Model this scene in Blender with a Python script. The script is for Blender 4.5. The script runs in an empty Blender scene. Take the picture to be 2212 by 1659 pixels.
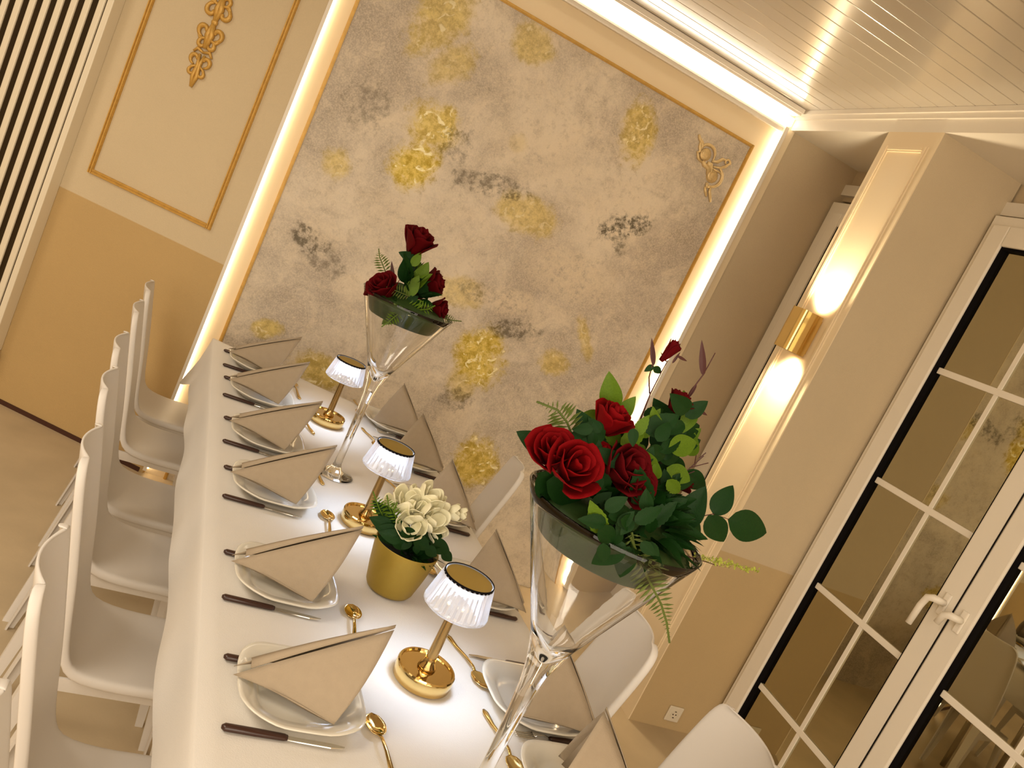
import bpy, bmesh, math, random
from math import sin, cos, pi, radians, atan2, sqrt, hypot
from mathutils import Vector, Matrix, noise
C = bpy.context.scene
COL = C.collection
rnd = random.Random(7)

# ---------------------------------------------------------------- camera
F_PX, YAW, PITCH, ROLL = 1768.0, radians(21.09), radians(-9.43), radians(25.31)
CAM = Vector((0, 0, 1.75))
fw = Vector((sin(YAW)*cos(PITCH), cos(YAW)*cos(PITCH), sin(PITCH)))
r0 = Vector((cos(YAW), -sin(YAW), 0)); u0 = r0.cross(fw)
rt = r0*cos(ROLL) + u0*sin(ROLL); up = u0*cos(ROLL) - r0*sin(ROLL)
cd = bpy.data.cameras.new('camera'); cam = bpy.data.objects.new('camera', cd); COL.objects.link(cam)
cam.matrix_world = Matrix(((rt.x, up.x, -fw.x, CAM.x), (rt.y, up.y, -fw.y, CAM.y), (rt.z, up.z, -fw.z, CAM.z), (0, 0, 0, 1)))
cd.sensor_width = 36; cd.lens = 36*F_PX/2212; cd.clip_start = .02
C.camera = cam

# ---------------------------------------------------------------- world, room and fill lights, exposure
w = bpy.data.worlds.new('night'); C.world = w; w.use_nodes = True
w.node_tree.nodes['Background'].inputs[0].default_value = (.012, .010, .008, 1)
w.node_tree.nodes['Background'].inputs[1].default_value = 1
C.view_settings.view_transform = 'Standard'; C.view_settings.look = 'None'
C.view_settings.gamma = 1; C.view_settings.use_curve_mapping = False
C.view_settings.exposure = 0.33
K_WARM = (1, .89, .74); K_LED = (1, .80, .52); K_COOL = (.80, .87, 1.0)

def area(name, loc, rot, sx, sy, power, col, parent=None):
    l = bpy.data.lights.new(name, 'AREA'); l.shape = 'RECTANGLE'; l.size = sx; l.size_y = sy
    l.energy = power; l.color = col
    o = bpy.data.objects.new(name, l); COL.objects.link(o); o.location = loc; o.rotation_euler = rot
    if parent: o.parent = parent
    return o
area('room_light', (-1.6, 0.9, 2.93), (0, 0, 0), 1.2, 1.2, 38, K_WARM)
area('room_light', (-0.3, -1.6, 2.93), (0, 0, 0), 1.6, 1.0, 40, K_WARM)
area('room_light', (-2.4, 3.0, 2.93), (0, 0, 0), .8, .8, 20, K_WARM)
area('room_light', (-.4, -2.95, 1.65), (radians(88), 0, 0), 5.6, 2.5, 105, K_WARM)  # added fill panel behind the camera, brightens the mural and reveals

# ---------------------------------------------------------------- table frame
TA = radians(3.6874)
EX = Vector((cos(TA), sin(TA), 0)); EY = Vector((-sin(TA), cos(TA), 0)); TO = Vector((.3506, .0226, 0))
def TL(x, y, z=0): return TO + EX*x + EY*y + Vector((0, 0, z))
def ray(px, py): return fw + rt*((px-1106)/F_PX) - up*((py-829.5)/F_PX)
def at(px, py, yl):
    """pixel -> point of the vertical plane at table depth yl"""
    d = ray(px, py); t = (yl + TO.dot(EY) - CAM.dot(EY))/d.dot(EY)
    return CAM + d*t

# ---------------------------------------------------------------- materials
MATS = {}
def mat(name, col, rough=.5, metal=0, spec=.5, bump=0, bscale=80, var=0, vscale=6, coat=0, trans=0, ior=1.45, emit=None, estr=0, sheen=0):
    m = bpy.data.materials.new(name); m.use_nodes = True; nt = m.node_tree; b = nt.nodes['Principled BSDF']
    I = b.inputs
    I['Base Color'].default_value = (*col, 1); I['Roughness'].default_value = rough; I['Metallic'].default_value = metal
    I['Specular IOR Level'].default_value = spec; I['IOR'].default_value = ior
    I['Coat Weight'].default_value = coat; I['Transmission Weight'].default_value = trans
    if emit: I['Emission Color'].default_value = (*emit, 1); I['Emission Strength'].default_value = estr
    if sheen: I['Sheen Weight'].default_value = sheen
    tc = nt.nodes.new('ShaderNodeTexCoord')
    if var:
        n = nt.nodes.new('ShaderNodeTexNoise'); n.inputs['Scale'].default_value = vscale; n.inputs['Detail'].default_value = 5
        mx = nt.nodes.new('ShaderNodeMix'); mx.data_type = 'RGBA'
        mx.inputs[6].default_value = (*[c*(1-var) for c in col], 1); mx.inputs[7].default_value = (*[min(1, c*(1+var)) for c in col], 1)
        nt.links.new(tc.outputs['Object'], n.inputs['Vector']); nt.links.new(n.outputs['Fac'], mx.inputs[0]); nt.links.new(mx.outputs[2], I['Base Color'])
    if bump:
        n = nt.nodes.new('ShaderNodeTexNoise'); n.inputs['Scale'].default_value = bscale; n.inputs['Detail'].default_value = 3
        bp = nt.nodes.new('ShaderNodeBump'); bp.inputs['Strength'].default_value = bump; bp.inputs['Distance'].default_value = .002
        nt.links.new(tc.outputs['Object'], n.inputs['Vector']); nt.links.new(n.outputs['Fac'], bp.inputs['Height']); nt.links.new(bp.outputs['Normal'], I['Normal'])
    MATS[name] = m
    return m

class NB:
    """tiny node builder for value maths"""
    def __init__(s, nt): s.nt = nt
    def sock(s, v, inp):
        if isinstance(v, (int, float)): inp.default_value = v
        else: s.nt.links.new(v, inp)
    def m(s, op, a, b=0.0, c=0.0, clamp=False):
        n = s.nt.nodes.new('ShaderNodeMath'); n.operation = op; n.use_clamp = clamp
        s.sock(a, n.inputs[0]); s.sock(b, n.inputs[1]); s.sock(c, n.inputs[2]); return n.outputs[0]
    def noise(s, vec, scale, detail=5, rough=.6, dist=0):
        n = s.nt.nodes.new('ShaderNodeTexNoise'); n.inputs['Scale'].default_value = scale; n.inputs['Detail'].default_value = detail
        n.inputs['Roughness'].default_value = rough; n.inputs['Distortion'].default_value = dist
        s.nt.links.new(vec, n.inputs['Vector']); return n.outputs['Fac']
    def ramp(s, v, lo, hi):
        n = s.nt.nodes.new('ShaderNodeMapRange'); n.interpolation_type = 'SMOOTHSTEP'
        s.sock(v, n.inputs[0]); n.inputs[1].default_value = lo; n.inputs[2].default_value = hi; return n.outputs[0]
    def mix(s, f, a, b):
        n = s.nt.nodes.new('ShaderNodeMix'); n.data_type = 'RGBA'; s.sock(f, n.inputs[0])
        for v, i in ((a, 6), (b, 7)):
            if isinstance(v, tuple): n.inputs[i].default_value = (*v, 1)
            else: s.nt.links.new(v, n.inputs[i])
        return n.outputs[2]

def paint2(name, upper, lower, zsplit, rough=.75):
    """wall paint: lower dado colour below zsplit (world height)"""
    m = mat(name, upper, rough, bump=.35, bscale=220); nt = m.node_tree; nb = NB(nt); b = nt.nodes['Principled BSDF']
    g = nt.nodes.new('ShaderNodeNewGeometry'); sp = nt.nodes.new('ShaderNodeSeparateXYZ'); nt.links.new(g.outputs['Position'], sp.inputs[0])
    f = nb.ramp(sp.outputs['Z'], zsplit-.003, zsplit+.003)
    n = nb.noise(g.outputs['Position'], 3, 4); n2 = nb.noise(g.outputs['Position'], 190, 2)
    c = nb.mix(f, lower, upper)
    v = nb.m('ADD', nb.m('MULTIPLY', n, .10), nb.m('MULTIPLY', n2, .10)); v = nb.m('ADD', v, .90)
    vm = nt.nodes.new('ShaderNodeVectorMath'); vm.operation = 'SCALE'; nt.links.new(c, vm.inputs[0]); nt.links.new(v, vm.inputs['Scale'])
    nt.links.new(vm.outputs[0], b.inputs['Base Color'])
    return m

M_WALL = paint2('cream_wall_paint', (.60, .495, .325), (.50, .345, .150), 1.055)
M_REVEAL = paint2('beige_reveal_paint', (.60, .49, .33), (.53, .39, .205), .875)
M_PLAIN = mat('cream_plain_paint', (.80, .66, .44), .6, bump=.1, bscale=150)
M_PIL = mat('pillar_cream_paint', (.84, .70, .48), .5, bump=.08)
M_WHITE = mat('white_trim_paint', (.82, .76, .66), .4)
M_PVC = mat('white_window_plastic', (.88, .82, .71), .3)
M_CEIL = mat('ceiling_board_gloss', (.50, .44, .35), .35, spec=.6, bump=.03, bscale=40, coat=1)
M_CEIL.node_tree.nodes['Principled BSDF'].inputs['Coat IOR'].default_value = 2.3
M_CEIL.node_tree.nodes['Principled BSDF'].inputs['Coat Roughness'].default_value = .19
M_GASK = mat('black_gasket', (.004, .003, .004), .7, spec=.1)
M_GOLDP = mat('gold_painted_moulding', (.60, .36, .085), .42, metal=.25, bump=.5, bscale=90, var=.25, vscale=40)
M_GOLD = mat('polished_gold', (.76, .55, .22), .10, metal=1)
M_GOLDM = mat('matt_gold_pot', (.38, .26, .04), .45, metal=.5, bump=.15, bscale=300)
M_BRASS = mat('dark_brass_stem', (.50, .33, .13), .16, metal=1)
M_CHAIR = mat('white_chair_plastic', (.72, .68, .63), .42, spec=.4, bump=.05, bscale=200)
M_CLOTH = mat('white_table_linen', (.73, .69, .63), .85, bump=.35, bscale=420, var=.03, vscale=5, sheen=.2)
M_NAP = mat('beige_paper_napkin', (.37, .295, .205), .85, bump=.3, bscale=350, var=.06, vscale=60)
M_PORC = mat('glossy_white_porcelain', (.74, .70, .60), .12, spec=.6, coat=.4)
M_STEEL = mat('polished_steel', (.75, .72, .66), .14, metal=1)
M_WOOD = mat('dark_brown_handle', (.040, .014, .008), .30, spec=.6)
M_GLASS = mat('clear_glass', (.98, .98, .97), .0, trans=1, ior=1.45)
M_ACR = mat('ribbed_acrylic', (.93, .95, 1), .06, trans=.75, ior=1.45, emit=(.82, .87, 1), estr=.06)  # weak emission puts the LED's glow into the shade material
M_LEDW = mat('led_diffuser', (1, .9, .75), .5, emit=K_LED, estr=8)
M_LEDT = mat('led_cornice_diffuser', (1, .95, .85), .5, emit=(1, .90, .74), estr=4.2)
M_LEDC = mat('lamp_led_disc', (1, 1, 1), .5, emit=K_COOL, estr=2.6)
M_BULB = mat('sconce_lens', (1, .95, .85), .5, emit=(1, .80, .50), estr=12)
M_ROSE = mat('dark_red_petal', (.085, .0004, .002), .8, spec=.12, var=.35, vscale=30)
M_ROSEB = mat('bright_red_petal', (.17, .0006, .002), .8, spec=.12, var=.3, vscale=30)
M_LEAF = mat('dark_green_leaf', (.006, .034, .004), .5, spec=.2, bump=.3, bscale=60, var=.3, vscale=25)
M_LEAFL = mat('light_green_leaf', (.09, .165, .008), .5, spec=.25, bump=.3, bscale=60, var=.3, vscale=25)
M_FERN = mat('fern_green', (.10, .14, .022), .6, var=.3, vscale=30)
M_MOSS = mat('yellow_green_moss', (.36, .40, .05), .8, var=.3, vscale=60)
M_STEM = mat('dark_plum_stem', (.07, .02, .018), .6)
M_FOAM = mat('leaf_wrapped_foam', (.022, .055, .008), .55, bump=.5, bscale=60, var=.4, vscale=20)
M_WPET = mat('ivory_blossom', (.86, .82, .58), .6, bump=.1)
M_SOIL = mat('dark_soil', (.01, .012, .012), .9, bump=.6)
M_FLOOR = mat('worn_floor', (.52, .41, .26), .5, bump=.25, bscale=60, var=.22, vscale=4)
M_BASE = mat('dark_base_gap', (.06, .02, .01), .6)
M_DARK = mat('dark_brown_backing', (.06, .034, .008), .8)  # dark brown backing behind the radiator tubes and the ceiling boards
M_RAD = mat('radiator_enamel', (.80, .72, .56), .35)
M_ORN = mat('antique_ornament', (.72, .54, .27), .35, metal=.3, bump=.4, bscale=120, var=.3, vscale=60)
M_SOCK = mat('socket_plastic', (.72, .64, .50), .35)
M_SOCKD = mat('socket_inner', (.08, .05, .03), .5)

def glass_pane_mat():
    m = bpy.data.materials.new('window_glass'); m.use_nodes = True; nt = m.node_tree; nt.nodes.clear()
    o = nt.nodes.new('ShaderNodeOutputMaterial'); mx = nt.nodes.new('ShaderNodeMixShader')
    t = nt.nodes.new('ShaderNodeBsdfTransparent'); t.inputs[0].default_value = (.7, .68, .6, 1)
    g = nt.nodes.new('ShaderNodeBsdfGlossy'); g.inputs['Roughness'].default_value = .012; g.inputs[0].default_value = (1, .92, .64, 1)
    f = nt.nodes.new('ShaderNodeFresnel'); f.inputs[0].default_value = 2.2
    mm = nt.nodes.new('ShaderNodeMath'); mm.operation = 'MULTIPLY_ADD'; mm.inputs[1].default_value = 1.0; mm.inputs[2].default_value = .33
    nt.links.new(f.outputs[0], mm.inputs[0]); nt.links.new(mm.outputs[0], mx.inputs[0])
    nt.links.new(t.outputs[0], mx.inputs[1]); nt.links.new(g.outputs[0], mx.inputs[2]); nt.links.new(mx.outputs[0], o.inputs[0])
    return m
M_PANE = glass_pane_mat()

def mural_mat():
    m = mat('marbled_mural', (.5, .42, .31), .55); nt = m.node_tree; nb = NB(nt); b = nt.nodes['Principled BSDF']
    g = nt.nodes.new('ShaderNodeNewGeometry'); P = g.outputs['Position']
    sp = nt.nodes.new('ShaderNodeSeparateXYZ'); nt.links.new(P, sp.inputs[0]); X, Z = sp.outputs['X'], sp.outputs['Z']
    n1 = nb.noise(P, 1.9, 7, .62, .4); n2 = nb.noise(P, 5.5, 8, .7, .6); n3 = nb.noise(P, 28, 6, .75); n4 = nb.noise(P, 150, 2)
    base = nb.mix(nb.ramp(n1, .36, .64), (.43, .37, .300), (.74, .655, .53))
    base = nb.mix(nb.m('MULTIPLY', nb.ramp(n2, .46, .70), .65), base, (.78, .67, .51))
    base = nb.mix(nb.m('MULTIPLY', nb.ramp(n2, .50, .30), .50), base, (.33, .27, .20))
    base = nb.mix(nb.m('MULTIPLY', nb.ramp(n3, .50, .34), .26), base, (.24, .19, .12))
    base = nb.mix(nb.m('MULTIPLY', nb.ramp(n4, .35, .70), .40), base, (.84, .74, .58))
    def blob(px, pz, rx, rz, ang=0, soft=1.0):
        ca, sa = cos(ang), sin(ang)
        dx = nb.m('SUBTRACT', X, px); dz = nb.m('SUBTRACT', Z, pz)
        a = nb.m('DIVIDE', nb.m('ADD', nb.m('MULTIPLY', dx, ca), nb.m('MULTIPLY', dz, sa)), rx)
        c = nb.m('DIVIDE', nb.m('SUBTRACT', nb.m('MULTIPLY', dz, ca), nb.m('MULTIPLY', dx, sa)), rz)
        d = nb.m('ADD', nb.m('MULTIPLY', a, a), nb.m('MULTIPLY', c, c))
        d = nb.m('ADD', d, nb.m('MULTIPLY', nb.m('SUBTRACT', n2, .5), 3.2)); d = nb.m('ADD', d, nb.m('MULTIPLY', nb.m('SUBTRACT', n3, .5), 2.4))
        return nb.ramp(d, 1.45*soft, .3)
    def wp(px, py):   # pixel -> mural wall coordinates
        d = ray(px, py); t = (4.03-CAM.y)/d.y; q = CAM + d*t; return q.x, q.z
    gold = None
    for px, py, rx, rz, an, st in ((955, 40, 52, 85, -.35, .65), (975, 140, 38, 60, -.5, .55), (1155, 95, 48, 42, 0, .6), (935, 275, 62, 50, .3, .85), (898, 350, 48, 62, -.2, 1.0),
                                   (725, 355, 30, 32, 0, .6), (1380, 285, 42, 72, .35, .75), (1135, 465, 72, 40, 0, .6), (995, 630, 55, 34, 0, .5), (1035, 775, 60, 75, .3, 1.0),
                                   (1000, 820, 40, 50, 0, .6), (1195, 785, 40, 30, 0, .65), (1262, 728, 16, 60, .7, .6), (1025, 1000, 55, 60, .3, .95), (685, 800, 62, 40, 0, .8), (575, 710, 34, 20, .4, .7),
                                   (1000, 1240, 60, 70, 0, .8), (1120, 310, 22, 22, 0, .3), (1290, 1190, 60, 60, 0, .6)):
        x, z = wp(px, py); v = nb.m('MULTIPLY', blob(x, z, rx/440, rz/440, an), st)
        gold = v if gold is None else nb.m('MAXIMUM', gold, v)
    n5 = nb.noise(P, 17, 4, .6, 1.2)
    gcol = nb.mix(nb.ramp(n3, .35, .65), (.46, .33, .035), (.82, .65, .17))
    gcol = nb.mix(nb.m('MULTIPLY', nb.ramp(n5, .56, .66), nb.ramp(gold, .35, .8)), gcol, (1.0, .93, .58))
    base = nb.mix(gold, base, gcol)
    grey = None
    for px, py, rx, rz, an, st in ((672, 520, 40, 26, -.2, .8), (1350, 490, 62, 26, .6, .9), (1330, 510, 40, 22, -.6, .6), (1060, 400, 80, 22, .2, .6), (1115, 712, 62, 22, .3, .7),
                                   (800, 225, 46, 46, 0, .35), (985, 310, 32, 40, 0, .45), (705, 560, 46, 30, -.5, .45), (985, 860, 40, 28, 0, .55), (1060, 640, 70, 20, .1, .35), (560, 760, 40, 26, 0, .3)):
        x, z = wp(px, py); v = nb.m('MULTIPLY', blob(x, z, rx/440, rz/440, an), st)
        grey = v if grey is None else nb.m('MAXIMUM', grey, v)
    grey = nb.m('MULTIPLY', grey, nb.ramp(n3, .62, .40))
    base = nb.mix(grey, base, (.07, .055, .025))
    wh = None
    for px, py, rx, rz, an, st in ((1100, 650, 85, 28, .2, .7), (1230, 595, 120, 60, 0, .6), (700, 505, 50, 30, 0, .4), (1000, 900, 60, 40, 0, .3), (1150, 330, 120, 60, 0, .3), (860, 460, 90, 50, 0, .3)):
        x, z = wp(px, py); v = nb.m('MULTIPLY', blob(x, z, rx/440, rz/440, an), st)
        wh = v if wh is None else nb.m('MAXIMUM', wh, v)
    wh = nb.m('MULTIPLY', wh, nb.ramp(n3, .30, .62))
    base = nb.mix(wh, base, (.80, .68, .50))
    nt.links.new(base, b.inputs['Base Color'])
    nt.links.new(nb.m('MULTIPLY', gold, .35), b.inputs['Metallic'])
    bp = nt.nodes.new('ShaderNodeBump'); bp.inputs['Strength'].default_value = .5; bp.inputs['Distance'].default_value = .004
    nt.links.new(n3, bp.inputs['Height']); nt.links.new(bp.outputs[0], b.inputs['Normal'])
    return m
M_MURAL = mural_mat()

# ---------------------------------------------------------------- mesh helpers
def bm_box(bm, x0, x1, y0, y1, z0, z1, M=None):
    vs = [bm.verts.new(Vector(p) if M is None else M @ Vector(p)) for p in
          ((x0, y0, z0), (x1, y0, z0), (x1, y1, z0), (x0, y1, z0), (x0, y0, z1), (x1, y0, z1), (x1, y1, z1), (x0, y1, z1))]
    for f in ((3, 2, 1, 0), (4, 5, 6, 7), (0, 1, 5, 4), (1, 2, 6, 5), (2, 3, 7, 6), (3, 0, 4, 7)): bm.faces.new([vs[i] for i in f])
    return bm
def box(*a, M=None): return bm_box(bmesh.new(), *a, M=M)
def lathe(prof, n=32, bm=None, c=(0, 0), cap=False):
    bm = bm or bmesh.new(); rings = []
    for r, z in prof:
        if r < 1e-5: rings.append([bm.verts.new((c[0], c[1], z))])
        else: rings.append([bm.verts.new((c[0]+r*cos(2*pi*i/n), c[1]+r*sin(2*pi*i/n), z)) for i in range(n)])
    for a, b in zip(rings, rings[1:]):
        for i in range(n):
            j = (i+1) % n
            if len(a) == 1 and len(b) == 1: continue
            if len(a) == 1: bm.faces.new((a[0], b[j], b[i]))
            elif len(b) == 1: bm.faces.new((a[i], a[j], b[0]))
            else: bm.faces.new((a[i], a[j], b[j], b[i]))
    bmesh.ops.recalc_face_normals(bm, faces=bm.faces)
    return bm
def tube(pts, rad, n=8, bm=None, flat=1.0):
    """swept tube; rad = number or list; flat squashes along the second axis"""
    bm = bm or bmesh.new(); pts = [Vector(p) for p in pts]
    if isinstance(rad, (int, float)): rad = [rad]*len(pts)
    rings = []; side = None
    for i, p in enumerate(pts):
        t = (pts[min(i+1, len(pts)-1)] - pts[max(i-1, 0)]).normalized()
        if side is None: side = t.cross(Vector((0, 0, 1)) if abs(t.z) < .9 else Vector((0, 1, 0))).normalized()
        side = (side - t*side.dot(t)).normalized(); o = t.cross(side)
        rings.append([bm.verts.new(p + side*cos(2*pi*k/n)*rad[i] + o*sin(2*pi*k/n)*rad[i]*flat) for k in range(n)])
    for a, b in zip(rings, rings[1:]):
        for k in range(n): bm.faces.new((a[k], a[(k+1) % n], b[(k+1) % n], b[k]))
    for r in (rings[0], rings[-1]):
        try: bm.faces.new(r)
        except ValueError: pass
    bmesh.ops.recalc_face_normals(bm, faces=bm.faces)
    return bm
def grid(nu, nv, fn, bm=None):
    bm = bm or bmesh.new(); V = [[bm.verts.new(fn(i/nu, j/nv)) for j in range(nv+1)] for i in range(nu+1)]
    for i in range(nu):
        for j in range(nv): bm.faces.new((V[i][j], V[i+1][j], V[i+1][j+1], V[i][j+1]))
    return bm
def mesh_of(bm, name, m, smooth=True, bevel=None):
    me = bpy.data.meshes.new(name); bm.to_mesh(me); bm.free()
    me.materials.append(m)
    if smooth:
        for p in me.polygons: p.use_smooth = True
    return me
def obj(name, bm, m, parent=None, smooth=False, bevel=0, solid=0, sub=0, auto=True):
    me = bm if isinstance(bm, bpy.types.Mesh) else mesh_of(bm, name, m, smooth)
    o = bpy.data.objects.new(name, me); COL.objects.link(o)
    if parent: o.parent = parent
    if solid: s = o.modifiers.new('s', 'SOLIDIFY'); s.thickness = solid; s.offset = 0
    if bevel: s = o.modifiers.new('b', 'BEVEL'); s.width = bevel; s.segments = 2; s.limit_method = 'ANGLE'
    if sub: s = o.modifiers.new('u', 'SUBSURF'); s.levels = sub; s.render_levels = sub
    return o
def tag(o, label, cat, group=None, kind=None):
    o['label'] = label; o['category'] = cat
    if group: o['group'] = group
    if kind: o['kind'] = kind
    return o
def thing(name, label, cat, loc=(0, 0, 0), rotz=0, group=None):
    o = bpy.data.objects.new(name, None); COL.objects.link(o); o.location = loc; o.rotation_euler = (0, 0, rotz)
    o.empty_display_size = .05
    return tag(o, label, cat, group)
def struct(name, bm, m, parent=None, label=None, **k):
    o = obj(name, bm, m, parent, **k); o['kind'] = 'structure'
    if label: o['label'] = label
    return o
def sempty(name, label=None):
    o = bpy.data.objects.new(name, None); COL.objects.link(o); o['kind'] = 'structure'
    if label: o['label'] = label
    return o
def dup(root, loc, rotz, label, group=None):
    r = root.copy(); COL.objects.link(r); r.location = loc; r.rotation_euler = (0, 0, rotz); r['label'] = label
    if group: r['group'] = group
    for ch in list(root.children):
        c = ch.copy(); COL.objects.link(c); c.parent = r
        for g in ch.children:
            d = g.copy(); COL.objects.link(d); d.parent = c
    return r

# ================================================================ THE SETTING
FZ, CZ = -.05, 2.97
YB, XR, XD, YP0, YP1 = 4.03, 2.376, 2.815, 2.932, 3.262
LA = radians(23)                                   # left wall runs back at this angle
LDIR = Vector((-cos(LA), sin(LA), 0)); LN = Vector((-sin(LA), -cos(LA), 0))   # along, towards the room
L0 = Vector((0.0, YB-.02, 0))
def LW(u, z, d=0): return L0 + LDIR*u + LN*d + Vector((0, 0, z))
LM = Matrix(((LDIR.x, LN.x, 0, L0.x), (LDIR.y, LN.y, 0, L0.y), (0, 0, 1, 0), (0, 0, 0, 1)))   # local (u, d, z)

struct('floor', box(-3.6, 3.0, -3.1, 5.7, FZ-.1, FZ), M_FLOOR, label='worn beige floor with grey stains')
wb = struct('wall_back', box(0, XR, YB, YB+.15, FZ, CZ), M_PLAIN, label='back wall with cream border around the marbled mural')
MX0, MX1, MZ1 = .103, 2.212, 2.700
obj('mural_panel', box(MX0, MX1, YB-.006, YB+.01, FZ, MZ1), M_MURAL, wb)['label'] = 'marbled grey and gold painted panel'
# gold picture moulding round the mural (each length its own piece)
def mould_y(bm, x0, x1, z0, z1, y, h=.010):          # profile with two steps, standing off the wall
    bm_box(bm, x0, x1, y-h*.6, y, z0, z1)
    w_ = min(x1-x0, z1-z0)*.28
    if (x1-x0) > (z1-z0): bm_box(bm, x0, x1, y-h, y-h*.6, z0+w_, z1-w_)
    else: bm_box(bm, x0+w_, x1-w_, y-h, y-h*.6, z0, z1)
    return bm
for x0, x1, z0, z1 in ((MX0-.004, MX0+.012, FZ, MZ1+.006), (MX1-.014, MX1+.004, FZ, MZ1+.006), (MX0+.012, MX1-.014, MZ1-.010, MZ1+.006)):
    obj('gold_moulding', mould_y(bmesh.new(), x0, x1, z0, z1, YB-.006), M_GOLDP, wb)
struct('wall_left', box(0, 4.2, -.15, 0, FZ, CZ, M=LM), M_WALL, label='angled cream wall with darker dado beside the mural')
struct('baseboard_left', box(.02, 4.2, 0, .006, FZ, FZ+.022, M=LM), M_BASE, label='thin dark joint along the left wall foot')
struct('wall_side', box(-3.7, -3.55, -3.1, 5.7, FZ, CZ), M_WALL)
struct('wall_front', box(-3.6, 3.0, -3.25, -3.1, FZ, CZ), M_WALL)

# right wall: lintel, pillar, recesses with reveals and the outer leaf
ZS = 2.868
struct('trim_1', box(XR, XR+.55, -3.1, YB+.15, ZS, CZ), M_WHITE, label='white beam above the window recesses')
struct('trim_2', bm_box(box(XR-.012, XR, -3.1, YB, 2.925, 2.948), XR-.022, XR, -3.1, YB, 2.948, CZ), M_WHITE, label='white stepped cornice over the windows')
wr = struct('wall_right', box(XR+.006, XD+.05, YP0, YP1, FZ, ZS), M_REVEAL, label='pillar between the two window recesses')
obj('pillar_face', box(XR, XR+.006, YP0-.001, YP1+.001, FZ, ZS), M_PIL, wr)['label'] = 'cream pillar face lit by the sconce'
def mould_x(bm, y0, y1, z0, z1, x, h=.012):
    bm_box(bm, x-h*.6, x, y0, y1, z0, z1)
    w_ = min(y1-y0, z1-z0)*.3
    if (y1-y0) > (z1-z0): bm_box(bm, x-h, x-h*.6, y0, y1, z0+w_, z1-w_)
    else: bm_box(bm, x-h, x-h*.6, y0+w_, y1-w_, z0, z1)
    return bm
for a in ((YP0+.035, YP0+.060, .25, 2.80), (YP1-.060, YP1-.035, .25, 2.80), (YP0+.060, YP1-.060, 2.775, 2.80), (YP0+.060, YP1-.060, .25, .275)):
    obj('panel_moulding', mould_x(bmesh.new(), *a, XR), M_PIL, wr)
obj('corner_pilaster', box(XR-.030, XR+.02, YB-.012, YB+.0, FZ, ZS), M_PIL, wr)
struct('wall_rear', box(XR, XD+.3, YB, YB+.15, FZ, ZS), M_REVEAL, label='far reveal of the window recess')
struct('wall_outer', bm_box(box(XD+.0, XD+.2, -3.1, 1.302, FZ, ZS), XD+.06, XD+.2, 1.302, YB, 2.69, ZS), M_REVEAL)
struct('trim_3', box(XD+.03, XD+.06, 1.2, YB, 2.715, 2.775), M_WHITE, label='shutter box strip above the window frames')

# ceiling: narrow glossy boards running across the room
ce = struct('ceiling', box(-3.6, 3.0, -3.1, 5.7, CZ+.012, CZ+.1), M_DARK, label='glossy cream board ceiling')
pm = None; y = YB-.012-.1
pb = bmesh.new(); bm_box(pb, -3.55, XR-.02, 0, .0985, CZ, CZ+.012); pm = mesh_of(pb, 'board', M_CEIL, smooth=False)
k = 0
while y > -3.0:
    o = obj('board', pm, None, ce, bevel=.0035); o.location = (0, y, 0); y -= .1; k += 1
for q in range(14):
    yy = YB-.012+.1*q; xe = min(0, -(yy-YB)/math.tan(LA))-.0
    obj('board', box(-3.55, xe-.02, yy, yy+.0965, CZ, CZ+.012), M_CEIL, ce, bevel=.0025)

# windows -------------------------------------------------------
def frame_x(bm, y0, y1, z0, z1, t, x0, x1):
    for a in ((y0, y0+t, z0, z1), (y1-t, y1, z0, z1), (y0+t, y1-t, z0, z0+t), (y0+t, y1-t, z1-t, z1)): bm_box(bm, x0, x1, *a)
    return bm
d1 = struct('door_1', frame_x(bmesh.new(), 1.30, 2.918, FZ, 2.70, .045, XD, XD+.07), M_PVC, label='white glazed double door in the near recess')
def leaf_door(y0, y1, ymun, zmuns, left_t=.052, name='door_leaf', zt=2.66, zb=0.0):
    lf = obj(name, frame_x(bmesh.new(), y0, y1, zb, zt, .090, XD-.012, XD+.05), M_PVC, d1, bevel=.006)
    g0, g1, gz0, gz1 = y0+.090, y1-.090, zb+.090, zt-.090
    obj('gasket', frame_x(bmesh.new(), g0-.001, g1+.001, gz0-.001, gz1+.001, .012, XD+.000, XD+.03), M_GASK, lf)
    obj('pane', box(XD+.022, XD+.024, g0, g1, gz0, gz1), M_PANE, lf)
    for y_ in ymun: obj('glazing_bar', box(XD+.014, XD+.0215, y_-.009, y_+.009, gz0, gz1), M_PVC, lf)
    for z_ in zmuns: obj('glazing_bar', box(XD+.013, XD+.0213, g0+.014, g1-.014, z_-.014, z_+.014), M_PVC, lf, bevel=.003)
    return lf
ZM = (2.0, 1.46, .912, .366)
lf1 = leaf_door(2.134, 2.895, (2.473,), ZM)
lf2 = leaf_door(1.345, 2.130, (1.70,), ZM)
obj('meeting_strip', box(XD-.0135, XD-.010, 2.1305, 2.1335, FZ+.01, 2.66), M_GASK, d1)
def door_handle(y, z, s=1, short=False):
    b = bmesh.new(); bm_box(b, XD-.022, XD-.012, y-.014, y+.014, z-.05, z+.04)
    h = obj('handle_plate', b, M_PVC, d1, bevel=.004)
    obj('door_handle', tube([(XD-.02, y, z), (XD-.055, y, z+.002), (XD-.064, y+.01*s, z+.002), (XD-.066, y+.035*s, z-.01), (XD-.066, y+.045*s, z-.05), (XD-.066, y+.05*s, z-.135)][:5 if short else 6], [.014, .014, .015, .014, .013, .012][:5 if short else 6], 10), M_PVC, h, smooth=True)
door_handle(2.175, 1.195); door_handle(2.080, 1.178, 1, True)
w1 = struct('window_1', frame_x(bmesh.new(), 3.262, 4.012, FZ, 2.66, .07, XD, XD+.07), M_PVC, label='white window half hidden behind the pillar')
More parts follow.
